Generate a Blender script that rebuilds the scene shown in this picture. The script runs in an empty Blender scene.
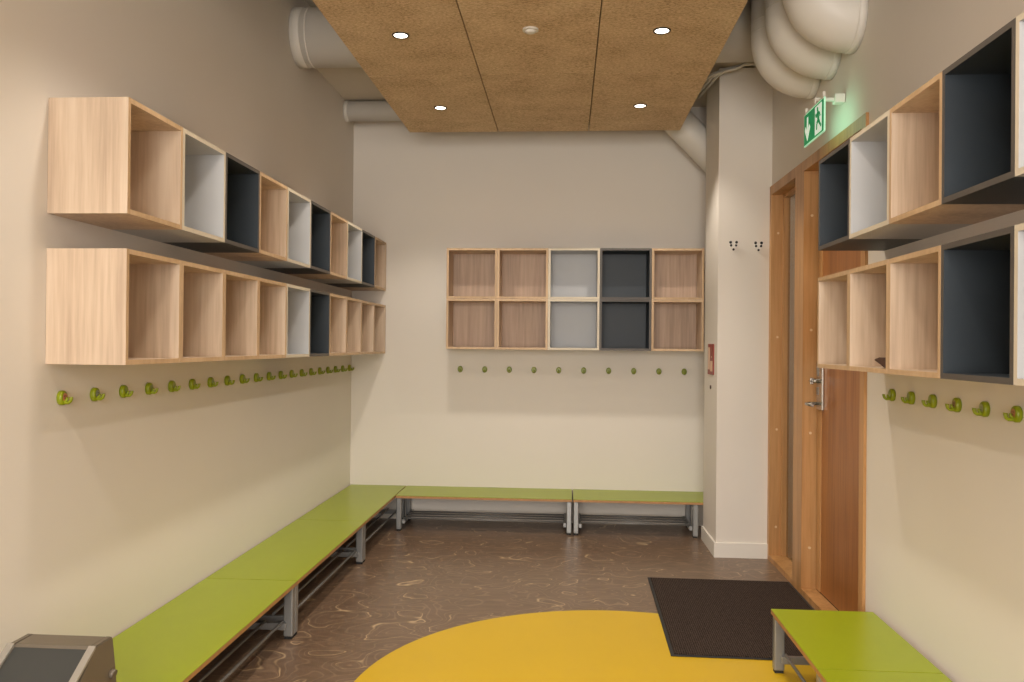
import bpy, bmesh, math, random
from mathutils import Vector, Matrix
random.seed(7)
C = bpy.context.scene.collection

# ------------------------------------------------------------------ materials
def nt(name):
    m = bpy.data.materials.new(name); m.use_nodes = True
    t = m.node_tree; t.nodes.clear()
    o = t.nodes.new('ShaderNodeOutputMaterial'); b = t.nodes.new('ShaderNodeBsdfPrincipled')
    t.links.new(b.outputs[0], o.inputs[0])
    return m, t, b
def srgb(r, g, b):
    f = lambda c: (c/255/12.92) if c/255 <= .04045 else ((c/255+.055)/1.055)**2.4
    return (f(r), f(g), f(b), 1)
def ramp(t, stops, interp='LINEAR'):
    r = t.nodes.new('ShaderNodeValToRGB'); r.color_ramp.interpolation = interp
    while len(r.color_ramp.elements) > 1: r.color_ramp.elements.remove(r.color_ramp.elements[-1])
    r.color_ramp.elements[0].position = stops[0][0]; r.color_ramp.elements[0].color = stops[0][1]
    for p, c in stops[1:]:
        e = r.color_ramp.elements.new(p); e.color = c
    return r
def coords(t, scale=(1,1,1), kind='Object', offset_random=False):
    tc = t.nodes.new('ShaderNodeTexCoord'); mp = t.nodes.new('ShaderNodeMapping')
    mp.inputs['Scale'].default_value = scale
    src = tc.outputs[kind]
    if offset_random:
        oi = t.nodes.new('ShaderNodeObjectInfo'); ml = t.nodes.new('ShaderNodeVectorMath'); ml.operation = 'ADD'
        sc = t.nodes.new('ShaderNodeMath'); sc.operation = 'MULTIPLY'; sc.inputs[1].default_value = 37.0
        t.links.new(oi.outputs['Random'], sc.inputs[0])
        t.links.new(src, ml.inputs[0]); t.links.new(sc.outputs[0], ml.inputs[1]); src = ml.outputs[0]
    t.links.new(src, mp.inputs['Vector'])
    return mp.outputs[0]
def noise(t, vec, scale, detail=3, rough=.5, dist=0):
    n = t.nodes.new('ShaderNodeTexNoise'); n.inputs['Scale'].default_value = scale
    n.inputs['Detail'].default_value = detail; n.inputs['Roughness'].default_value = rough
    n.inputs['Distortion'].default_value = dist
    t.links.new(vec, n.inputs['Vector']); return n.outputs['Fac']
def bump(t, b, h, strength=.1, dist=.002):
    n = t.nodes.new('ShaderNodeBump'); n.inputs['Strength'].default_value = strength; n.inputs['Distance'].default_value = dist
    t.links.new(h, n.inputs['Height']); t.links.new(n.outputs[0], b.inputs['Normal'])
def plain(name, col, rough=.5, metal=0, var=.04, nscale=8, bmp=0, spec=.5):
    m, t, b = nt(name)
    v = coords(t)
    f = noise(t, v, nscale, 4)
    lo = tuple(max(0, c*(1-var)) for c in col[:3])+(1,); hi = tuple(min(1, c*(1+var)) for c in col[:3])+(1,)
    r = ramp(t, [(.3, lo), (.7, hi)]); t.links.new(f, r.inputs[0]); t.links.new(r.outputs[0], b.inputs['Base Color'])
    b.inputs['Roughness'].default_value = rough; b.inputs['Metallic'].default_value = metal
    b.inputs['Specular IOR Level'].default_value = spec
    if bmp:
        f2 = noise(t, v, nscale*20, 2); bump(t, b, f2, bmp, .001)
    return m
def wood(name, c1, c2, c3, scale=(1,1,1), rough=.45, fine=60, broad=9):
    m, t, b = nt(name)
    v = coords(t, scale, offset_random=True)
    f1 = noise(t, v, broad, 2, .4, .3); f2 = noise(t, v, fine, 3, .6)
    mx = t.nodes.new('ShaderNodeMix'); mx.inputs[0].default_value = .5
    t.links.new(f1, mx.inputs[2]); t.links.new(f2, mx.inputs[3])
    r = ramp(t, [(.36, c1), (.5, c2), (.64, c3)]); t.links.new(mx.outputs[0], r.inputs[0])
    t.links.new(r.outputs[0], b.inputs['Base Color']); b.inputs['Roughness'].default_value = rough
    return m
WALL = plain('painted_wall', srgb(222,214,203), .75, var=.012, nscale=2, bmp=.04)
WALLC = plain('wall_cold', srgb(220,213,204), .75, var=.012, nscale=2)
WHITE = plain('white_skirting', srgb(226,220,210), .5, var=.01)
CEIL = plain('ceiling_paint', srgb(208,198,182), .8, var=.02)
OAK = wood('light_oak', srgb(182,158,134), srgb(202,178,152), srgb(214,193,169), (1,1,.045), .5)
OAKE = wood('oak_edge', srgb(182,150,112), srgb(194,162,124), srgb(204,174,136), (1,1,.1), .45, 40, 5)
OAKB = wood('oak_back_shaded', srgb(164,138,116), srgb(184,156,132), srgb(198,170,146), (1,1,.045), .5)  # light oak darkened; the dimness inside the cubes is put into the colour
GREY = plain('pale_grey_panel', srgb(187,187,187), .5, var=.015)
GREYE = plain('pale_edge', srgb(206,194,172), .5, var=.02)
DARK = plain('anthracite_panel', srgb(47,54,60), .5, var=.04)
DARKE = plain('anthracite_edge', srgb(82,76,70), .5, var=.04)
DOORW = wood('door_beech', srgb(138,84,38), srgb(158,100,48), srgb(168,110,56), (1,1,.05), .4)
FRAMEW = wood('frame_beech', srgb(164,118,70), srgb(184,136,84), srgb(196,148,96), (1,1,.05), .4)
GREEN = plain('green_laminate', srgb(144,157,14), .3, var=.02)
PLY = plain('ply_edge', srgb(172,126,78), .5, var=.12, nscale=30)
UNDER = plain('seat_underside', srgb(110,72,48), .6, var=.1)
STEEL = plain('grey_steel', srgb(150,150,148), .35, .5, var=.02)
ROD = plain('rod_steel', srgb(130,128,124), .45, .35, var=.02)
BLACK = plain('black_rubber', srgb(28,27,26), .6)
GAP = plain('dark_gap', srgb(14,12,11), .8)
YELLOW = plain('yellow_lino', srgb(202,165,12), .38, var=.02, nscale=3)
DUCT = plain('duct_paint', srgb(218,212,202), .45, var=.015)
HOOKG = plain('hook_green', srgb(130,140,10), .35, var=.05)
CHROME = plain('satin_chrome', srgb(190,186,178), .25, .9, var=.02)
BINB = plain('bin_taupe', srgb(104,94,80), .4, var=.03)
BINP = plain('bin_flap', srgb(58,59,57), .45, var=.03)
BINS = plain('bin_silver', srgb(160,154,144), .4, .3, var=.02)
RED = plain('sign_red', srgb(140,44,28), .4)
CREAM = plain('sign_cream', srgb(225,190,160), .5)
PLUG = plain('cream_plug', srgb(220,190,150), .5)
LEATHER = plain('dark_brown', srgb(70,44,30), .6, var=.2, nscale=40)
SGREEN, t_, b_ = nt('sign_green'); b_.inputs['Base Color'].default_value = srgb(0,140,84)
b_.inputs['Emission Color'].default_value = srgb(0,150,90); b_.inputs['Emission Strength'].default_value = .35
SWHITE, t_, b_ = nt('sign_white'); b_.inputs['Base Color'].default_value = srgb(225,240,225)
b_.inputs['Emission Color'].default_value = srgb(225,245,228); b_.inputs['Emission Strength'].default_value = .45
EDGEG, t_, b_ = nt('sign_edge'); b_.inputs['Base Color'].default_value = srgb(190,235,205)
b_.inputs['Emission Color'].default_value = srgb(160,235,190); b_.inputs['Emission Strength'].default_value = .5
LAMP, t_, b_ = nt('lamp_lens'); b_.inputs['Base Color'].default_value = (1,1,1,1)
b_.inputs['Emission Color'].default_value = (1,.9,.75,1); b_.inputs['Emission Strength'].default_value = 6
GLASS, t_, b_ = nt('glass_pane'); b_.inputs['Base Color'].default_value = (.85,.9,.88,1)
b_.inputs['Transmission Weight'].default_value = 1; b_.inputs['Roughness'].default_value = .02; b_.inputs['IOR'].default_value = 1.45
# particle board of the acoustic ceiling panels
def particle():
    m, t, b = nt('particle_board')
    v = coords(t, (1,1,1), offset_random=True); v2 = coords(t, (.6,1,1), offset_random=True)
    f1 = noise(t, v2, 120, 4, .75, .3); f2 = noise(t, v, 5, 3)
    mx = t.nodes.new('ShaderNodeMix'); mx.inputs[0].default_value = .22
    t.links.new(f1, mx.inputs[2]); t.links.new(f2, mx.inputs[3])
    r = ramp(t, [(.38, srgb(160,130,96)), (.46, srgb(200,170,132)), (.54, srgb(214,186,148)), (.64, srgb(234,210,174))])
    t.links.new(mx.outputs[0], r.inputs[0]); t.links.new(r.outputs[0], b.inputs['Base Color'])
    b.inputs['Roughness'].default_value = .85; bump(t, b, f1, .25, .002)
    return m
PART = particle()
def floor_mat():
    m, t, b = nt('contour_lino')
    v = coords(t)
    grain = noise(t, coords(t, (.35,1,1)), 26, 4, .6, .4)
    base = ramp(t, [(.3, srgb(100,80,63)), (.7, srgb(118,95,76))]); t.links.new(grain, base.inputs[0])
    def lines(vec, scale, n, lo, det, dist):
        f = noise(t, vec, scale, det, .5, dist)
        mu = t.nodes.new('ShaderNodeMath'); mu.operation = 'MULTIPLY'; mu.inputs[1].default_value = n; t.links.new(f, mu.inputs[0])
        fr = t.nodes.new('ShaderNodeMath'); fr.operation = 'FRACT'; t.links.new(mu.outputs[0], fr.inputs[0])
        pp = t.nodes.new('ShaderNodeMath'); pp.operation = 'SUBTRACT'; pp.inputs[1].default_value = .5; t.links.new(fr.outputs[0], pp.inputs[0])
        ab = t.nodes.new('ShaderNodeMath'); ab.operation = 'ABSOLUTE'; t.links.new(pp.outputs[0], ab.inputs[0])
        r = ramp(t, [(0, (1,1,1,1)), (lo, (0,0,0,1))]); t.links.new(ab.outputs[0], r.inputs[0]); return r.outputs[0], f
    vv = coords(t, (.75,1,1))
    l1, f = lines(vv, 4.0, 17, .13, 1.8, .4)
    # strong closed loops: one level near the noise peaks
    pk = ramp(t, [(.392, (0,0,0,1)), (.398, (1,1,1,1)), (.404, (0,0,0,1)), (.596, (0,0,0,1)), (.602, (1,1,1,1)), (.608, (0,0,0,1))]); t.links.new(f, pk.inputs[0])
    vr = ramp(t, [(.38, (.15,.15,.15,1)), (.56, (1,1,1,1))]); t.links.new(noise(t, v, 9, 2), vr.inputs[0])
    ms = t.nodes.new('ShaderNodeMath'); ms.operation = 'MULTIPLY'; t.links.new(pk.outputs[0], ms.inputs[0]); t.links.new(vr.outputs[0], ms.inputs[1])
    ws = t.nodes.new('ShaderNodeMath'); ws.operation = 'MULTIPLY'; ws.inputs[1].default_value = .26; t.links.new(l1, ws.inputs[0])
    mx1 = t.nodes.new('ShaderNodeMix'); mx1.data_type = 'RGBA'; mx1.inputs[7].default_value = srgb(176,148,118)
    t.links.new(ws.outputs[0], mx1.inputs[0]); t.links.new(base.outputs[0], mx1.inputs[6])
    w2 = t.nodes.new('ShaderNodeMath'); w2.operation = 'MULTIPLY'; w2.inputs[1].default_value = .8; t.links.new(ms.outputs[0], w2.inputs[0])
    mx2 = t.nodes.new('ShaderNodeMix'); mx2.data_type = 'RGBA'; mx2.inputs[7].default_value = srgb(214,184,142)
    t.links.new(w2.outputs[0], mx2.inputs[0]); t.links.new(mx1.outputs[2], mx2.inputs[6])
    t.links.new(mx2.outputs[2], b.inputs['Base Color'])
    b.inputs['Roughness'].default_value = .33; b.inputs['Specular IOR Level'].default_value = .45
    return m
FLOOR = floor_mat()
def mat_mat():
    m, t, b = nt('ribbed_mat')
    w = t.nodes.new('ShaderNodeTexWave'); w.inputs['Scale'].default_value = 34; w.bands_direction = 'X'
    w.inputs['Distortion'].default_value = 1.0; w.inputs['Detail'].default_value = 2
    t.links.new(coords(t), w.inputs['Vector'])
    f = noise(t, coords(t), 150, 3, .7)
    mx = t.nodes.new('ShaderNodeMix'); mx.inputs[0].default_value = .8
    t.links.new(w.outputs['Fac'], mx.inputs[2]); t.links.new(f, mx.inputs[3])
    r = ramp(t, [(.36, srgb(24,19,17)), (.64, srgb(78,65,57))]); t.links.new(mx.outputs[0], r.inputs[0])
    t.links.new(r.outputs[0], b.inputs['Base Color']); b.inputs['Roughness'].default_value = .95
    b.inputs['Specular IOR Level'].default_value = .1; bump(t, b, mx.outputs[0], .5, .003)
    return m
MATM = mat_mat()

# ------------------------------------------------------------------ geometry helpers
def bx(bm, x0, x1, y0, y1, z0, z1, mi=0, bev=0):
    r = bmesh.ops.create_cube(bm, size=1)
    vs = r['verts']
    for v in vs:
        v.co = Vector(((x0+x1)/2 + v.co.x*(x1-x0), (y0+y1)/2 + v.co.y*(y1-y0), (z0+z1)/2 + v.co.z*(z1-z0)))
    fs = {f for v in vs for f in v.link_faces}
    for f in fs: f.material_index = mi
    if bev:
        es = {e for v in vs for e in v.link_edges}
        bmesh.ops.bevel(bm, geom=list(es), offset=bev, segments=2, affect='EDGES', profile=.5)
    return fs
def tube(bm, pts, r, seg=16, cap=True, radii=None, mi=0):
    pts = [Vector(p) for p in pts]; rings = []
    prev = None
    for i, p in enumerate(pts):
        if i == 0: d = pts[1]-p
        elif i == len(pts)-1: d = p-pts[i-1]
        else: d = (pts[i+1]-p).normalized() + (p-pts[i-1]).normalized()
        d.normalize()
        if prev is None:
            a = Vector((0,0,1)) if abs(d.z) < .9 else Vector((1,0,0))
            u = d.cross(a).normalized()
        else:
            u = (prev - d*prev.dot(d)).normalized()
        prev = u; w = d.cross(u)
        rr = radii[i] if radii else r
        rings.append([bm.verts.new(p + (u*math.cos(2*math.pi*k/seg) + w*math.sin(2*math.pi*k/seg))*rr) for k in range(seg)])
    for a, b in zip(rings, rings[1:]):
        for k in range(seg):
            f = bm.faces.new((a[k], a[(k+1)%seg], b[(k+1)%seg], b[k])); f.smooth = True; f.material_index = mi
    if cap:
        for q in (rings[0][::-1], rings[-1]):
            f = bm.faces.new(q); f.material_index = mi
def poly(bm, pts, d, mi=0):
    """prism from a planar outline (list of 3-D points) pushed along vector d"""
    d = Vector(d); a = [bm.verts.new(Vector(p)) for p in pts]; b = [bm.verts.new(Vector(p)+d) for p in pts]
    n = len(pts); fs = [bm.faces.new(a[::-1]), bm.faces.new(b)]
    for i in range(n): fs.append(bm.faces.new((a[i], a[(i+1)%n], b[(i+1)%n], b[i])))
    for f in fs: f.material_index = mi
    return fs
def obj(name, bm, mats, parent=None, loc=(0,0,0), label=None):
    bmesh.ops.recalc_face_normals(bm, faces=bm.faces)
    me = bpy.data.meshes.new(name); bm.to_mesh(me); bm.free()
    for m in (mats if isinstance(mats, (list, tuple)) else [mats]): me.materials.append(m)
    o = bpy.data.objects.new(name, me); C.objects.link(o); o.location = loc
    if parent: o.parent = parent
    if label: o['label'] = label
    return o
def boxo(name, dims, mat, parent=None, bev=0, loc=(0,0,0), label=None):
    bm = bmesh.new(); bx(bm, *dims, bev=bev); return obj(name, bm, mat, parent, loc, label)
def struct(name, bm, mats):
    o = obj(name, bm, mats); o['kind'] = 'structure'; return o
def sbox(name, dims, mat):
    bm = bmesh.new(); bx(bm, *dims); return struct(name, bm, mat)
def thing(name, label, cat, loc=(0,0,0), rz=0, group=None):
    o = bpy.data.objects.new(name, None); C.objects.link(o); o.empty_display_size = .1
    o.location = loc; o.rotation_euler = (0,0,rz); tag(o, label, cat, group); return o
def tag(o, label, cat, group=None):
    o['label'] = label; o['category'] = cat
    if group: o['group'] = group
    return o
def dup(root, loc, rz=0, label=None, group=None):
    r = root.copy(); C.objects.link(r); r.location = loc; r.rotation_euler = (0,0,rz)
    if label: r['label'] = label
    if group: r['group'] = group
    for ch in list(root.children):
        c = ch.copy(); C.objects.link(c); c.parent = r
        for g in list(ch.children):
            d = g.copy(); C.objects.link(d); d.parent = c
    return r
ORD = ['first','second','third','fourth','fifth','sixth','seventh','eighth','ninth','tenth','eleventh','twelfth','thirteenth','fourteenth','fifteenth','sixteenth','seventeenth','eighteenth','nineteenth','twentieth']

# ------------------------------------------------------------------ room shell
W, YB, ZC, YF = 2.79, 5.865, 3.30, -3.2
DY0, DY1, DZ = 3.425, 5.03, 2.235      # door opening in the right wall
sbox('floor', (-.15, 4.6, YF-.15, YB+.15, -.1, 0), FLOOR)
sbox('ceiling', (-.15, 4.6, YF-.15, YB+.15, ZC, ZC+.1), CEIL)
sbox('wall_left', (-.15, 0, YF-.15, YB+.15, 0, ZC), WALL)
sbox('wall_back', (0, 4.6, YB, YB+.15, 0, ZC), WALL)
sbox('wall_front', (0, 4.6, YF-.15, YF, 0, ZC), WALLC)
bm = bmesh.new(); bx(bm, W, W+.17, YF, DY0, 0, ZC); bx(bm, W, W+.17, DY0, DY1, DZ, ZC); bx(bm, W, W+.17, DY1, YB, 0, ZC)
struct('wall_right', bm, WALL)
sbox('wall_outside', (4.45, 4.6, YF, YB, 0, ZC), WALL)
sbox('wall_pillar', (2.474, W, 5.01, 5.47, 0, 2.955), WALL)
sbox('ceiling_bulkhead', (0, W, 4.93, YB, 2.97, ZC), CEIL)
bm = bmesh.new(); bx(bm, 2.462, 2.474, 4.998, 5.47, 0, .088); bx(bm, 2.474, W, 4.998, 5.01, 0, .088)
struct('baseboard_pillar', bm, WHITE)

# door: frame set in the wall, glazed side light, closed leaf, threshold board
fr = bmesh.new()
fx0, fx1 = W-.012, W+.10
bx(fr, fx0, fx1, DY1-.062, DY1-.001, 0, DZ-.001); bx(fr, fx0, fx1, DY0+.001, DY0+.05, 0, DZ-.001)
bx(fr, fx0+.0005, fx1-.001, DY0+.0505, DY1-.0625, DZ-.055, DZ-.001)
bx(fr, fx0+.0005, fx1, 4.30, 4.46, 0, DZ-.0555)
bx(fr, fx0+.001, fx1+.02, DY0+.0505, 4.2995, 0, .03); bx(fr, fx0+.001, fx1-.001, 4.4605, DY1-.0625, 0, .03)
bx(fr, W+.055, fx1-.001, 4.95, 4.9675, .031, DZ-.056)
bx(fr, W+.055, fx1-.002, 4.461, 4.949, DZ-.075, DZ-.056)
dfr = struct('trim_1', fr, FRAMEW)
for i, (yy, zz) in enumerate([(4.966, .20), (4.966, .78), (4.966, 1.33), (4.966, 1.95)]):
    bm = bmesh.new(); tube(bm, [(W+.028, yy, zz), (W+.028, yy+.004-.006, zz)], .007, 10)
    obj('screw_cap', bm, PLUG, dfr, label='cream screw cap on the far jamb')
for i, (yy, zz) in enumerate([(4.298, .24), (4.298, .83), (4.298, 1.36), (4.298, 1.95)]):
    bm = bmesh.new(); tube(bm, [(W+.03, yy+.003, zz), (W+.03, yy-.002, zz)], .007, 10)
    obj('screw_cap', bm, PLUG, dfr, label='cream screw cap on the mullion')
bm = bmesh.new(); bx(bm, W+.085, W+.091, 4.46, 4.95, .03, DZ-.07)
struct('window_1', bm, GLASS)
bm = bmesh.new(); bx(bm, W+.062, W+.10, DY0+.056, 4.284, .036, DZ-.062, bev=.002)
leaf = struct('door_1', bm, DOORW)
bm = bmesh.new(); bx(bm, W+.0585, W+.063, 4.215, 4.282, .038, DZ-.07); obj('edge_strip', bm, FRAMEW, leaf)
bm = bmesh.new(); bx(bm, W+.066, W+.095, 4.2845, 4.2995, .0305, DZ-.06); bx(bm, W+.064, W+.098, DY0+.052, 4.2845, .0304, .036); obj('gap_shade', bm, GAP, leaf)  # near-black strips in the gaps round the leaf, shade put in as colour
# lock furniture on the leaf
lk = bmesh.new(); bx(lk, W+.050, W+.062, 4.180, 4.272, .955, 1.20, bev=.003)
lock = obj('lock_plate', lk, CHROME, leaf, label='narrow satin metal lock plate')
bm = bmesh.new(); tube(bm, [(W+.05,4.245,1.10), (W+.020,4.245,1.10)], .012, 14); bx(bm, W+.008, W+.024, 4.230, 4.237, 1.083, 1.117, bev=.002); bx(bm, W+.008, W+.024, 4.230, 4.260, 1.097, 1.103)
obj('thumb_turn', bm, CHROME, lock)
bm = bmesh.new(); tube(bm, [(W+.05,4.245,.985), (W+.0,4.245,.985), (W-.008,4.240,.985), (W-.012,4.225,.985), (W-.012,4.125,.985)], .0085, 12)
obj('lever_handle', bm, CHROME, lock)
bm = bmesh.new(); bx(bm, W+.049, W+.0535, 4.229, 4.266, 1.125, 1.175, bev=.001); bx(bm, W+.049, W+.0535, 4.229, 4.266, 1.03, 1.07, bev=.001)
obj('lock_cover', bm, STEEL, lock)

# ------------------------------------------------------------------ suspended ceiling boards
ZP = 2.69
TX = [.497, 1.097, 1.697, 2.297]; TY = [5.43, 4.275, 3.10, 1.925, .75, -.425, -1.6]
cols = ['left', 'middle', 'right']; rows = ['far', 'near']
for j in range(6):
    for i in range(3):
        bm = bmesh.new(); bx(bm, TX[i]+.0025, TX[i+1]-.0025, TY[j+1]+.0025, TY[j]-.0025, ZP, ZP+.035, bev=.0015)
        cx_, cy_ = (TX[i]+TX[i+1])/2, (TY[j]+TY[j+1])/2
        bmesh.ops.translate(bm, verts=bm.verts, vec=(-cx_, -cy_, -ZP))
        o = obj('ceiling_board', bm, PART, loc=(cx_, cy_, ZP))
        if j < 2: L = f'brown particle board hung from the ceiling, {cols[i]} board of the {rows[j]} row'
        else: L = f'brown particle board hung from the ceiling, {cols[i]} board of the {ORD[j]} row from the back wall'
        tag(o, L, 'ceiling board', 'particle boards of the hung ceiling')
sbox('trim_2', (.52, 2.275, -1.58, 5.41, ZP+.035, ZP+.06), GAP)

def downlight():
    t = thing('downlight', '', 'light', (0,0,0), 0, 'recessed downlights in the hung ceiling')
    bm = bmesh.new()
    seg = 28
    prof = [(.031, -.001), (.032, -.004), (.038, -.005), (.040, 0)]
    rings = [[bm.verts.new((r*math.cos(2*math.pi*k/seg), r*math.sin(2*math.pi*k/seg), z)) for k in range(seg)] for r, z in prof]
    for a, b in zip(rings, rings[1:]):
        for k in range(seg): bm.faces.new((a[k], a[(k+1)%seg], b[(k+1)%seg], b[k]))
    obj('rim', bm, BLACK, t)
    bm = bmesh.new(); bmesh.ops.create_circle(bm, cap_ends=True, segments=24, radius=.031)
    bmesh.ops.translate(bm, verts=bm.verts, vec=(0,0,-.0025)); obj('lens', bm, LAMP, t)
    return t
DLS = [(.79,3.71,'near left'), (1.98,3.705,'near right'), (.795,4.86,'far left'), (1.985,4.86,'far right')]
d0 = downlight()
DE = 50
for k, (x, y, w) in enumerate(DLS + [(.795,2.5,None),(1.985,2.5,None),(.795,1.3,None),(1.985,1.3,None)]):
    L = f'small round recessed downlight, {w} of the four lit in the ceiling boards' if w else f'small round recessed downlight over the near room, {"left" if x<1 else "right"} at row {ORD[k//2]}'
    if k == 0: d0.location = (x, y, ZP); d0['label'] = L
    else: dup(d0, (x, y, ZP), 0, L)
    ld = bpy.data.lights.new('downlight_lamp', 'SPOT'); ld.energy = DE if w else DE*.8; ld.spot_size = math.radians(118); ld.spot_blend = .45
    ld.shadow_soft_size = .06; ld.color = (1, .92, .82)
    lo = bpy.data.objects.new('downlight_lamp', ld); C.objects.link(lo); lo.location = (x, y, ZP-.012)
sm = thing('smoke_detector', 'small round white detector in the middle near ceiling board', 'detector', (1.39, 3.665, ZP))
bm = bmesh.new(); tube(bm, [(0,0,0), (0,0,-.008)], .036, 24); obj('base', bm, DUCT, sm)
bm = bmesh.new(); tube(bm, [(0,0,-.008), (0,0,-.016), (0,0,-.02)], .024, 24, radii=[.026,.022,.012]); obj('cap', bm, DUCT, sm)

# ------------------------------------------------------------------ open wall cubes
S, D, T = .35, .25, .0155
def cube_proto(kind):
    mats = {'oak':(OAK,OAKE), 'grey':(GREY,GREYE), 'dark':(DARK,DARKE)}[kind]
    t = thing('wall_cube', '', 'wall shelf')
    # local: x 0..D out from wall (front at x=D), y 0..S, z 0..S
    def panel(name, d):
        bm = bmesh.new(); bx(bm, *d)
        for f in bm.faces:
            if f.calc_center_median().x > D-.0005 and abs(f.normal.x) > .5: f.material_index = 1
        obj(name, bm, mats, t)
    g = .0006
    panel('side_panel', (0, D, g, T, g, S-g)); panel('side_panel', (0, D, S-T, S-g, g, S-g))
    panel('top_panel', (0, D, T, S-T, S-T, S-g)); panel('bottom_panel', (0, D, T, S-T, g, T))
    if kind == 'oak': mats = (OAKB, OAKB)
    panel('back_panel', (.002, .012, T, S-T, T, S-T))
    return t
PR = {}
desc = {'oak':'oak wall cube', 'grey':'pale grey wall cube', 'dark':'anthracite wall cube'}
def put_cube(kind, loc, rz, label, group):
    if kind not in PR:
        PR[kind] = cube_proto(kind); o = PR[kind]; o.location = loc; o.rotation_euler = (0,0,rz); o['label'] = label; o['group'] = group; return o
    return dup(PR[kind], loc, rz, label, group)
k3 = {'w':'oak','g':'grey','d':'dark'}
for row, z, pat in (('lower', 1.1976, 'wwwwgdwwww'), ('upper', 1.6516, 'wgdwgdwgdw')):
    for i, c in enumerate(pat):
        k = k3[c]
        put_cube(k, (.001, 2.358+i*S, z), 0, f'{desc[k]}, {ORD[i]} from near end, {row} row on left wall', f'{row} row of cubes on the left wall')
for r in range(2):
    for i, c in enumerate('wwgdw'):
        k = k3[c]   # facing the camera: rotate -90 so local x -> -y
        o = put_cube(k, (.7295+i*.3525, YB-.001, 1.2362+r*S), -math.pi/2, f'{desc[k]}, {ORD[i]} from left, {["bottom","top"][r]} row on back wall', f'{["bottom","top"][r]} row of cubes on the back wall')
        o.scale = (1, 1.007, 1)
for row, z, pat in (('lower', 1.1916, 'gdwww'), ('upper', 1.6468, 'gdwgd')):
    for i, c in enumerate(pat):
        k = k3[c]; n = len(pat)-1-i
        put_cube(k, (W-.001, 1.853+(i-1)*S+S, z), math.pi, f'{desc[k]}, {ORD[n]} from the door, {row} row on right wall', f'{row} row of cubes on the right wall')

# small dark brown object in a cube on the right
bm = bmesh.new()
prof = [(0,.0), (.03,.0), (.045,.012), (.10,.020), (.105,.026), (.06,.032), (.0,.030)]
poly(bm, [(0, y, z) for y, z in prof], (.035,0,0))
bmesh.ops.bevel(bm, geom=bm.edges[:], offset=.003, segments=2, affect='EDGES')
o = obj('wooden_wedge', bm, LEATHER, loc=(2.543, 2.572, 1.2092))
tag(o, 'small dark brown pointed block at the front of an oak cube beside the door', 'block')

# ------------------------------------------------------------------ coat hooks
def hook_proto():
    t = thing('coat_hook', '', 'coat hook')   # x points out of the wall
    bm = bmesh.new(); seg = 24
    prof = [(.0, .9), (.002, 1.0), (.012, 1.0), (.016, .9), (.0172, .7)]
    rings = [[bm.verts.new((x, .0185*s*math.cos(2*math.pi*k/seg), .023*s*math.sin(2*math.pi*k/seg))) for k in range(seg)] for x, s in prof]
    for a, b in zip(rings, rings[1:]):
        for k in range(seg): f = bm.faces.new((a[k], a[(k+1)%seg], b[(k+1)%seg], b[k])); f.smooth = True
    bm.faces.new(rings[0][::-1]); bm.faces.new(rings[-1])
    obj('back_plate', bm, HOOKG, t)
    bm = bmesh.new()
    tube(bm, [(.012,0,-.010), (.021,0,-.014), (.029,0,-.0145), (.035,0,-.010), (.0375,0,-.002), (.037,0,.003)], .005, 12, radii=[.0065,.006,.0052,.005,.0055,.006])
    tube(bm, [(.014,0,-.011), (.021,0,-.009), (.0245,0,-.004), (.024,0,.002)], .0042, 10)
    obj('hook', bm, HOOKG, t)
    return t
hp = hook_proto(); used = False
def put_hook(loc, rz, label, group):
    global used
    if not used: used = True; hp.location = loc; hp.rotation_euler = (0,0,rz); hp['label'] = label; hp['group'] = group; return hp
    o = dup(hp, loc, rz, label, group); return o
def sticker(h, col, col2):
    m = plain('sticker', col, .5, var=.02); m2 = plain('sticker_mark', col2, .5, var=.02)
    bm = bmesh.new(); seg = 18
    a = [bm.verts.new((.0175, .011*math.cos(2*math.pi*k/seg), .002+.013*math.sin(2*math.pi*k/seg))) for k in range(seg)]; bm.faces.new(a)
    for yy, zz in ((-.004,.006), (.004,.006), (0,-.001)):
        b = [bm.verts.new((.0178, yy+.0022*math.cos(2*math.pi*k/8), zz+.0022*math.sin(2*math.pi*k/8))) for k in range(8)]
        bm.faces.new(b).material_index = 1
    obj('sticker', bm, [m, m2], h, label='small printed sticker')
for i in range(20):
    nm = f'green coat hook, {ORD[i]} from the near end of the long left wall row'
    h = put_hook((0, 2.432+i*(5.785-2.432)/19, 1.092), 0, nm, 'green hooks along the left wall')
    HL = h
    if i == 0: h0 = h
    if i == 1: h1 = h
for i in range(10):
    put_hook((.80+i*.1775, YB, 1.090), -math.pi/2, f'green coat hook, {ORD[i]} from left, row under the back wall cubes', 'green hooks on the back wall')
rh = []
for i in range(6):
    rh.append(put_hook((W, 2.298+i*.170, 1.095), math.pi, f'green coat hook, {ORD[5-i]} from the door in the right wall row', 'green hooks on the right wall'))
sticker(h0, srgb(196,120,90), srgb(60,30,40)); sticker(h1, srgb(140,142,120), srgb(90,96,84))
sticker(rh[0], srgb(180,120,70), srgb(90,50,30)); sticker(rh[1], srgb(165,165,120), srgb(90,100,60)); sticker(rh[2], srgb(150,120,70), srgb(70,30,30))

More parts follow.
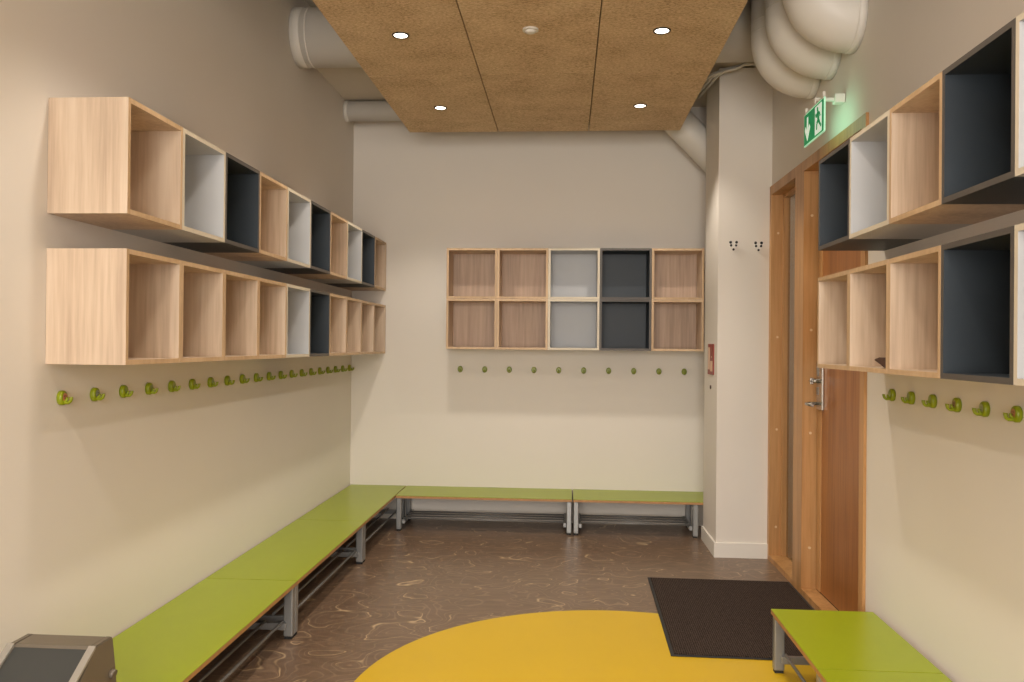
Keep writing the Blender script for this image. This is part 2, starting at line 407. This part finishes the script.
def face_hook():
    t = thing('animal_face_hook', '', 'wall hook')   # local x along the wall, y out towards the room (negative)
    bm = bmesh.new(); seg = 20
    a = [(.024*math.cos(2*math.pi*k/seg), 0, .021*math.sin(2*math.pi*k/seg)-.004*0) for k in range(seg)]
    poly(bm, a, (0,-.012,0)); bmesh.ops.bevel(bm, geom=[e for e in bm.edges if all(v.co.y < -.01 for v in e.verts)], offset=.004, segments=2, affect='EDGES')
    obj('face', bm, WHITE, t)
    for nm, dots in (('ear', [(-.0175,.020,.0085), (.0175,.020,.0085)]), ('eye_patch', [(-.0145,.001,.0075), (.0145,.001,.0075)]), ('nose', [(0,-.023,.007)])):
        for dx, dz, r in dots:
            bm = bmesh.new(); bmesh.ops.create_icosphere(bm, subdivisions=2, radius=r)
            bmesh.ops.scale(bm, verts=bm.verts, vec=(1,.5,1.05)); bmesh.ops.translate(bm, verts=bm.verts, vec=(dx,-.011,dz))
            for f in bm.faces: f.smooth = True
            obj(nm, bm, BLACK, t)
    return t
fh = face_hook(); fh.location = (2.563, 5.01, 1.880); fh['label'] = 'small black and white animal face hook, left one on the white pillar'; fh['group'] = 'animal face hooks on the pillar'
dup(fh, (2.711, 5.01, 1.876), 0, 'small black and white animal face hook on the pillar, nearer the door', 'animal face hooks on the pillar')

# ------------------------------------------------------------------ benches
BH = .2416
def bench(label, L, loc, rz=0, depth=.405, last=.003):
    """local: x 0..depth (front at depth), y 0..L"""
    t = thing('bench', label, 'bench', loc, rz, 'green topped benches around the walls')
    bm = bmesh.new(); bx(bm, 0, depth, .002, L-.002, BH-.018, BH-.003)
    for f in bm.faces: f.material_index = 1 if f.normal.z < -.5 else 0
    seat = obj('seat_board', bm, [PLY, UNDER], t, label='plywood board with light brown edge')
    bm = bmesh.new(); bx(bm, .0, depth, .002, L-.002, BH-.003, BH, bev=.0008); obj('laminate_top', bm, GREEN, seat, label='bright green laminate surface')
    for yy in (.004, L-last-.035):
        s = 1 if yy < L/2 else -1
        for xx in (.02, depth-.046):
            bm = bmesh.new(); bx(bm, xx, xx+.040, yy, yy+.034, .012, BH-.018, bev=.005)
            lg = obj('leg', bm, STEEL, t)
            bm = bmesh.new(); bx(bm, xx+.003, xx+.037, yy+.003, yy+.031, 0, .012, bev=.002); obj('foot_cap', bm, BLACK, lg)
        bm = bmesh.new(); bx(bm, .061, depth-.047, yy+.006, yy+.028, BH-.048, BH-.0182); obj('top_rail', bm, STEEL, t)
        yc = yy+.017 + s*.0275
        bm = bmesh.new(); bx(bm, .025, depth-.030, yc-.010, yc+.010, .046, .074, bev=.002)
        tube(bm, [(depth-.052, yc+s*.0095, .060), (depth-.052, yc+s*.0125, .060)], .007, 10)
        obj('cross_rail', bm, STEEL, t)
    for k in range(4):
        xx = depth-.045 - k*.076
        bm = bmesh.new(); tube(bm, [(xx, .05, .0795), (xx, L-last-.05, .0795)], .006, 10); obj('rack_rod', bm, ROD, t)
    return t
for i, y in enumerate((4.665, 3.465, 2.265)):
    bench(f'long bench with green top on left wall, {["farthest, in the room corner","middle one of three","nearest one, beside the bin"][i]}', 1.2, (.008, y, 0))
bench('green topped bench against the back wall, left one of the pair', 1.194, (.418, YB-.001, 0), -math.pi/2, .392)
bench('green topped bench against the back wall, shorter one beside the pillar', .95, (1.617, YB-.001, 0), -math.pi/2, .392, .122)
bench('short green topped bench beside the door, standing at edge of the mat', .60, (W-.024, 3.28, 0), math.pi, .39)
bench('green topped bench on the right wall, nearest the camera', 1.2, (W-.024, 2.68, 0), math.pi, .39)

# ------------------------------------------------------------------ yellow circle and door mat
bm = bmesh.new()
pts = [(1.015*math.cos(2*math.pi*k/128), 1.015*math.sin(2*math.pi*k/128), 0) for k in range(128)]
poly(bm, pts, (0,0,.002)); o = obj('floor_circle', bm, YELLOW, loc=(1.793, 2.925, .0002)); tag(o, 'large yellow round inlay on the brown patterned floor', 'floor circle')
mt = thing('door_mat', 'dark brown ribbed entrance mat with black rubber border before the door', 'mat', (2.388, 3.94, .0025), -.014)
bm = bmesh.new(); bx(bm, -.378, .378, -.565, .565, 0, .004, bev=.0015); obj('rubber_border', bm, BLACK, mt)
bm = bmesh.new(); bx(bm, -.364, .364, -.551, .551, .0035, .008, bev=.001); obj('carpet', bm, MATM, mt)

# ------------------------------------------------------------------ ventilation ducts
def ring(bm, c, r, w, axis='x'):
    tube(bm, [Vector(c)-Vector((w/2,0,0)), Vector(c)+Vector((w/2,0,0))], r, 48)
dt = thing('ventilation_duct', 'thick off-white duct crossing the room above the hung boards', 'duct', (0, 4.62, 3.03))
bm = bmesh.new(); tube(bm, [(0.001,0,0), (W-.002,0,0)], .165, 56); obj('pipe', bm, DUCT, dt)
bm = bmesh.new(); tube(bm, [(.001,0,0), (.05,0,0), (.056,0,0)], .17, 56, radii=[.167,.167,.1655]); obj('collar', bm, DUCT, dt)
bm = bmesh.new(); tube(bm, [(.082,0,0), (.087,0,0), (.092,0,0)], .168, 56, radii=[.1655,.1675,.1655]); obj('seam_ring', bm, DUCT, dt)
dt = thing('ventilation_duct', 'thin off-white duct along the top of the back wall', 'duct', (0, 5.64, 2.898))
bm = bmesh.new(); tube(bm, [(.001,0,0), (2.12,0,0), (2.20,0,-.012), (2.27,0,-.05), (2.66,0,-.45)], .07, 40, radii=[.07,.07,.085,.105,.11]); obj('pipe', bm, DUCT, dt)
bm = bmesh.new(); tube(bm, [(.001,0,0), (.03,0,0)], .073, 40); obj('collar', bm, DUCT, dt)
nm = ['nearest of the three', 'middle of the three', 'farthest of the three']
R_, r_ = .150, .140
for i, (y, dzz) in enumerate(((3.585, .026), (3.885, .010), (4.176, .008))):
    t = thing('duct_elbow', f'white duct elbow bending up from the right wall, {nm[i]}', 'duct', (W, y, 2.655+dzz), 0, 'duct elbows on the right wall')
    pts = [(-.001,0,0), (-.02,0,0)] + [(-.02-R_*math.sin(a), 0, R_-R_*math.cos(a)) for a in [math.radians(90)*k/14 for k in range(1, 15)]] + [(-.02-R_, 0, ZC-2.655-dzz-.002)]
    bm = bmesh.new(); tube(bm, pts, r_, 48); obj('pipe', bm, DUCT, t)
    bm = bmesh.new(); tube(bm, [(-.001,0,0), (-.028,0,0), (-.034,0,0)], r_+.003, 48, radii=[r_+.004,r_+.004,r_+.001]); obj('collar', bm, DUCT, t)
    bm = bmesh.new()
    for zz in (R_+.03, R_+.085): tube(bm, [(-.02-R_,0,zz-.003), (-.02-R_,0,zz), (-.02-R_,0,zz+.003)], r_, 48, radii=[r_+.0003, r_+.002, r_+.0003])
    obj('seam_ring', bm, DUCT, t)
# conduits bending over the pillar
CG = plain('conduit_grey', srgb(225,220,210), .4, .2, var=.03)
for k in range(3):
    bm = bmesh.new(); q = k*.028
    tube(bm, [(2.365+q, 5.465, 2.915), (2.385+q, 5.15, 2.90), (2.395+q, 4.99-q*.6, 2.89), (2.43+q*.9, 4.945-q*.8, 2.90), (2.50+q*.8, 4.935-q*.8, 2.925-q*.25), (2.60, 4.93-q*.8, 2.95-q*.25), (2.775, 4.925-q*.8, 2.955-q*.25)], .009, 12)
    o = obj('conduit', bm, CG); tag(o, f'thin pale conduit bending above the pillar, {["outermost, nearest the boards","middle of three","closest to the pillar"][k]}', 'conduit', 'conduits above the pillar')

# ------------------------------------------------------------------ emergency exit sign (flat plate parallel to the right wall)
sx, y0, y1, z0, z1 = 2.66, 3.588, 3.884, 2.201, 2.349
sg = thing('exit_sign', 'green and white emergency exit sign with arrow and running figure above the door', 'sign', (sx, (y0+y1)/2, (z0+z1)/2))
hw, hh = (y1-y0)/2, (z1-z0)/2
bm = bmesh.new(); bx(bm, 0, .006, -hw, hw, -hh, hh); obj('plate', bm, EDGEG, sg, label='clear plate with pale glowing edge')
bm = bmesh.new(); bx(bm, -.0008, 0.0002, -hw+.005, hw-.005, -hh+.005, hh-.005); obj('green_field', bm, SGREEN, sg)
def flat(name, shapes, mat, x=-.0016):
    bm = bmesh.new()
    for s in shapes: poly(bm, [(x, -a, b) for a, b in s], (.001, 0, 0))   # a: to the right as seen from the room
    obj(name, bm, mat, sg)
# seen from the room the far side is left (y+), the near side is right
flat('arrow', [[(-.101,.052),(-.082,.052),(-.082,-.008),(-.064,.014),(-.050,-.002),(-.0915,-.058),(-.133,-.002),(-.119,.014),(-.101,-.008)]], SWHITE)
flat('doorway', [[(.022,-.062),(.022,.062),(.118,.062),(.118,-.062)]], SWHITE, -.0016)
circ = lambda cx, cy, r: [(cx+r*math.cos(2*math.pi*k/14), cy+r*math.sin(2*math.pi*k/14)) for k in range(14)]
def limb(a, b, w):
    dx, dy = b[0]-a[0], b[1]-a[1]; l = math.hypot(dx, dy); w *= 1.35; nx, ny = -dy/l*w, dx/l*w
    return [(a[0]+nx,a[1]+ny),(a[0]-nx,a[1]-ny),(b[0]-nx,b[1]-ny),(b[0]+nx,b[1]+ny)]
flat('running_figure', [circ(.062,.045,.010), limb((.062,.034),(.076,-.005),.009), limb((.062,.030),(.042,.014),.0045), limb((.042,.014),(.034,.030),.004), limb((.066,.026),(.090,.022),.0045), limb((.090,.022),(.100,.006),.004), limb((.074,-.004),(.052,-.016),.006), limb((.052,-.016),(.050,-.044),.005), limb((.076,-.004),(.094,-.024),.006), limb((.094,-.024),(.112,-.040),.005)], SGREEN, -.0026)
bm = bmesh.new(); bx(bm, .008, .128, -.008, .010, .098, .112, bev=.002); bx(bm, .085, .1285, -.028, .018, .085, .125, bev=.003); obj('wall_bracket', bm, WHITE, sg)
bm = bmesh.new()
for yy in (-hw+.02, hw-.02): bx(bm, -.002, .010, yy-.008, yy+.008, hh-.005, hh+.028, bev=.002)
bx(bm, -.001, .012, -hw+.012, hw-.012, hh+.001, hh+.006); 
bx(bm, .002, .008, -.006, .006, hh, .112)
obj('clip', bm, WHITE, sg)
gl = bpy.data.lights.new('exit_glow', 'AREA'); gl.shape = 'RECTANGLE'; gl.size = .13; gl.size_y = .28; gl.energy = .16; gl.color = (.45, 1, .68)
go = bpy.data.objects.new('exit_glow', gl); C.objects.link(go); go.location = (sx+.015, (y0+y1)/2, (z0+z1)/2); go.rotation_euler = (0, math.radians(-90), 0)

# ------------------------------------------------------------------ red fire sign on the pillar side
fs = thing('fire_sign', 'small red fire safety sign with pale symbol on the side of the pillar', 'sign', (2.474, 5.213, 1.19))
bm = bmesh.new(); bx(bm, -.006, 0, -.10, .10, -.096, .096, bev=.002); obj('plate', bm, RED, fs)
bm = bmesh.new()
bx(bm, -.0075, -.0055, .02, .085, -.065, .075); bx(bm, -.0075, -.0055, -.07, .0, -.075, -.01); bx(bm, -.0075, -.0055, -.05, -.03, .01, .02)
obj('symbol', bm, CREAM, fs)
bm = bmesh.new(); tube(bm, [(0,0,0), (-.006,0,0)], .012, 14); o = obj('wall_fitting', bm, LEATHER, loc=(2.474, 5.218, 1.015)); tag(o, 'tiny dark round wall fitting below the red sign on the pillar', 'fitting')

# ------------------------------------------------------------------ hooded waste bin
bn = thing('waste_bin', 'dark grey hooded waste bin with slanted flap in the near left corner', 'bin', (.245, 2.0, 0))
def loft(bm, secs, mi=0):
    rings = [[bm.verts.new(Vector(p)) for p in s] for s in secs]
    n = len(rings[0])
    for a, b in zip(rings, rings[1:]):
        for k in range(n): bm.faces.new((a[k], a[(k+1)%n], b[(k+1)%n], b[k])).material_index = mi
    bm.faces.new(rings[0][::-1]); bm.faces.new(rings[-1])
rect = lambda x, ya, yb, z: [(-x, ya, z), (x, ya, z), (x, yb, z), (-x, yb, z)]
bm = bmesh.new(); loft(bm, [rect(.105,-.13,.11,0), rect(.125,-.165,.135,.33)]); bmesh.ops.bevel(bm, geom=bm.edges[:], offset=.008, segments=2, affect='EDGES'); obj('body', bm, BINB, bn)
bm = bmesh.new(); loft(bm, [rect(.131,-.172,.142,.325), rect(.131,-.172,.142,.345)]); bmesh.ops.bevel(bm, geom=bm.edges[:], offset=.005, segments=2, affect='EDGES'); obj('rim', bm, BINB, bn)
# hood: side cheeks, back, top, recessed flap
side = [(-.165,.345), (.135,.345), (.128,.375), (.113,.475), (.108,.482), (.032,.482), (-.02,.432), (-.10,.352)]
bm = bmesh.new()
bm.free()
for xa in (.100, -.118):
    bm = bmesh.new(); poly(bm, [(xa, a, b) for a, b in side], (.018, 0, 0))
    bmesh.ops.bevel(bm, geom=bm.edges[:], offset=.003, segments=2, affect='EDGES'); obj('hood_cheek', bm, BINB, bn)
bm = bmesh.new(); loft(bm, [rect(.10,.118,.132,.345), rect(.10,.098,.110,.478)]); loft(bm, [rect(.10,.030,.108,.468), rect(.10,.034,.106,.481)]); obj('hood_top', bm, BINB, bn)
for s in (-1, 1):
    bm = bmesh.new(); poly(bm, [(s*.1095-.0095, .030,.4845), (s*.1095-.0095, -.165,.350), (s*.1095-.0095,-.165,.344), (s*.1095-.0095,.030,.476)], (.019,0,0))
    obj('side_trim', bm, BINS, bn, label='silver strip beside the flap')
bm = bmesh.new(); poly(bm, [(-.0995, .030,.474), (-.0995,-.150,.350), (-.0995,-.150,.340), (-.0995,.030,.464)], (.199,0,0)); obj('flap', bm, BINP, bn, label='dark slanted push flap')
bm = bmesh.new(); tube(bm, [(.116,.105,.385), (.128,.105,.382)], .012, 14); obj('hinge_knob', bm, BINB, bn)

# ------------------------------------------------------------------ light
def area(name, loc, rot, sx, sy, e, col):
    l = bpy.data.lights.new(name, 'AREA'); l.shape = 'RECTANGLE'; l.size = sx; l.size_y = sy; l.energy = e; l.color = col
    o = bpy.data.objects.new(name, l); C.objects.link(o); o.location = loc; o.rotation_euler = rot; return o
area('daylight_fill', (1.3, YF+.1, 1.6), (math.radians(90), 0, 0), 2.4, 2.2, 185, (1,.985,.96))  # added soft fill lamp for daylight from behind the camera, no window built
area('room_fill', (1.4, -1.6, 2.62), (math.radians(28), 0, 0), 1.8, 1.2, 40, (1,.95,.88))  # added fill lamp behind the camera, not a fitting of the room
area('corridor_light', (3.7, 4.3, 3.2), (0,0,0), .6, 1.5, 12, (1,.9,.78))
w = bpy.data.worlds.new('world'); bpy.context.scene.world = w; w.use_nodes = True
w.node_tree.nodes['Background'].inputs[0].default_value = (1,.93,.85,1); w.node_tree.nodes['Background'].inputs[1].default_value = .15

# ------------------------------------------------------------------ camera
f, yaw, pitch, roll = 816.9962, .0671, .0045, .0095
Fh = Vector((-math.sin(yaw), math.cos(yaw), 0)); R0 = Vector((math.cos(yaw), math.sin(yaw), 0)); Z = Vector((0,0,1))
F = Fh*math.cos(pitch) + Z*math.sin(pitch); U0 = -Fh*math.sin(pitch) + Z*math.cos(pitch)
Rr = R0*math.cos(roll) + U0*math.sin(roll); Ur = -R0*math.sin(roll) + U0*math.cos(roll)
cd = bpy.data.cameras.new('camera'); cam = bpy.data.objects.new('camera', cd); C.objects.link(cam)
M = Matrix((( Rr.x, Ur.x, -F.x, 1.5662), (Rr.y, Ur.y, -F.y, 0), (Rr.z, Ur.z, -F.z, 1.27), (0,0,0,1)))
cam.matrix_world = M; cd.sensor_width = 36; cd.lens = f/1024*36; cd.clip_start = .05
bpy.context.scene.camera = cam
bpy.context.scene.view_settings.view_transform = 'Standard'
bpy.context.scene.view_settings.look = 'None'
bpy.context.scene.view_settings.exposure = 0.03
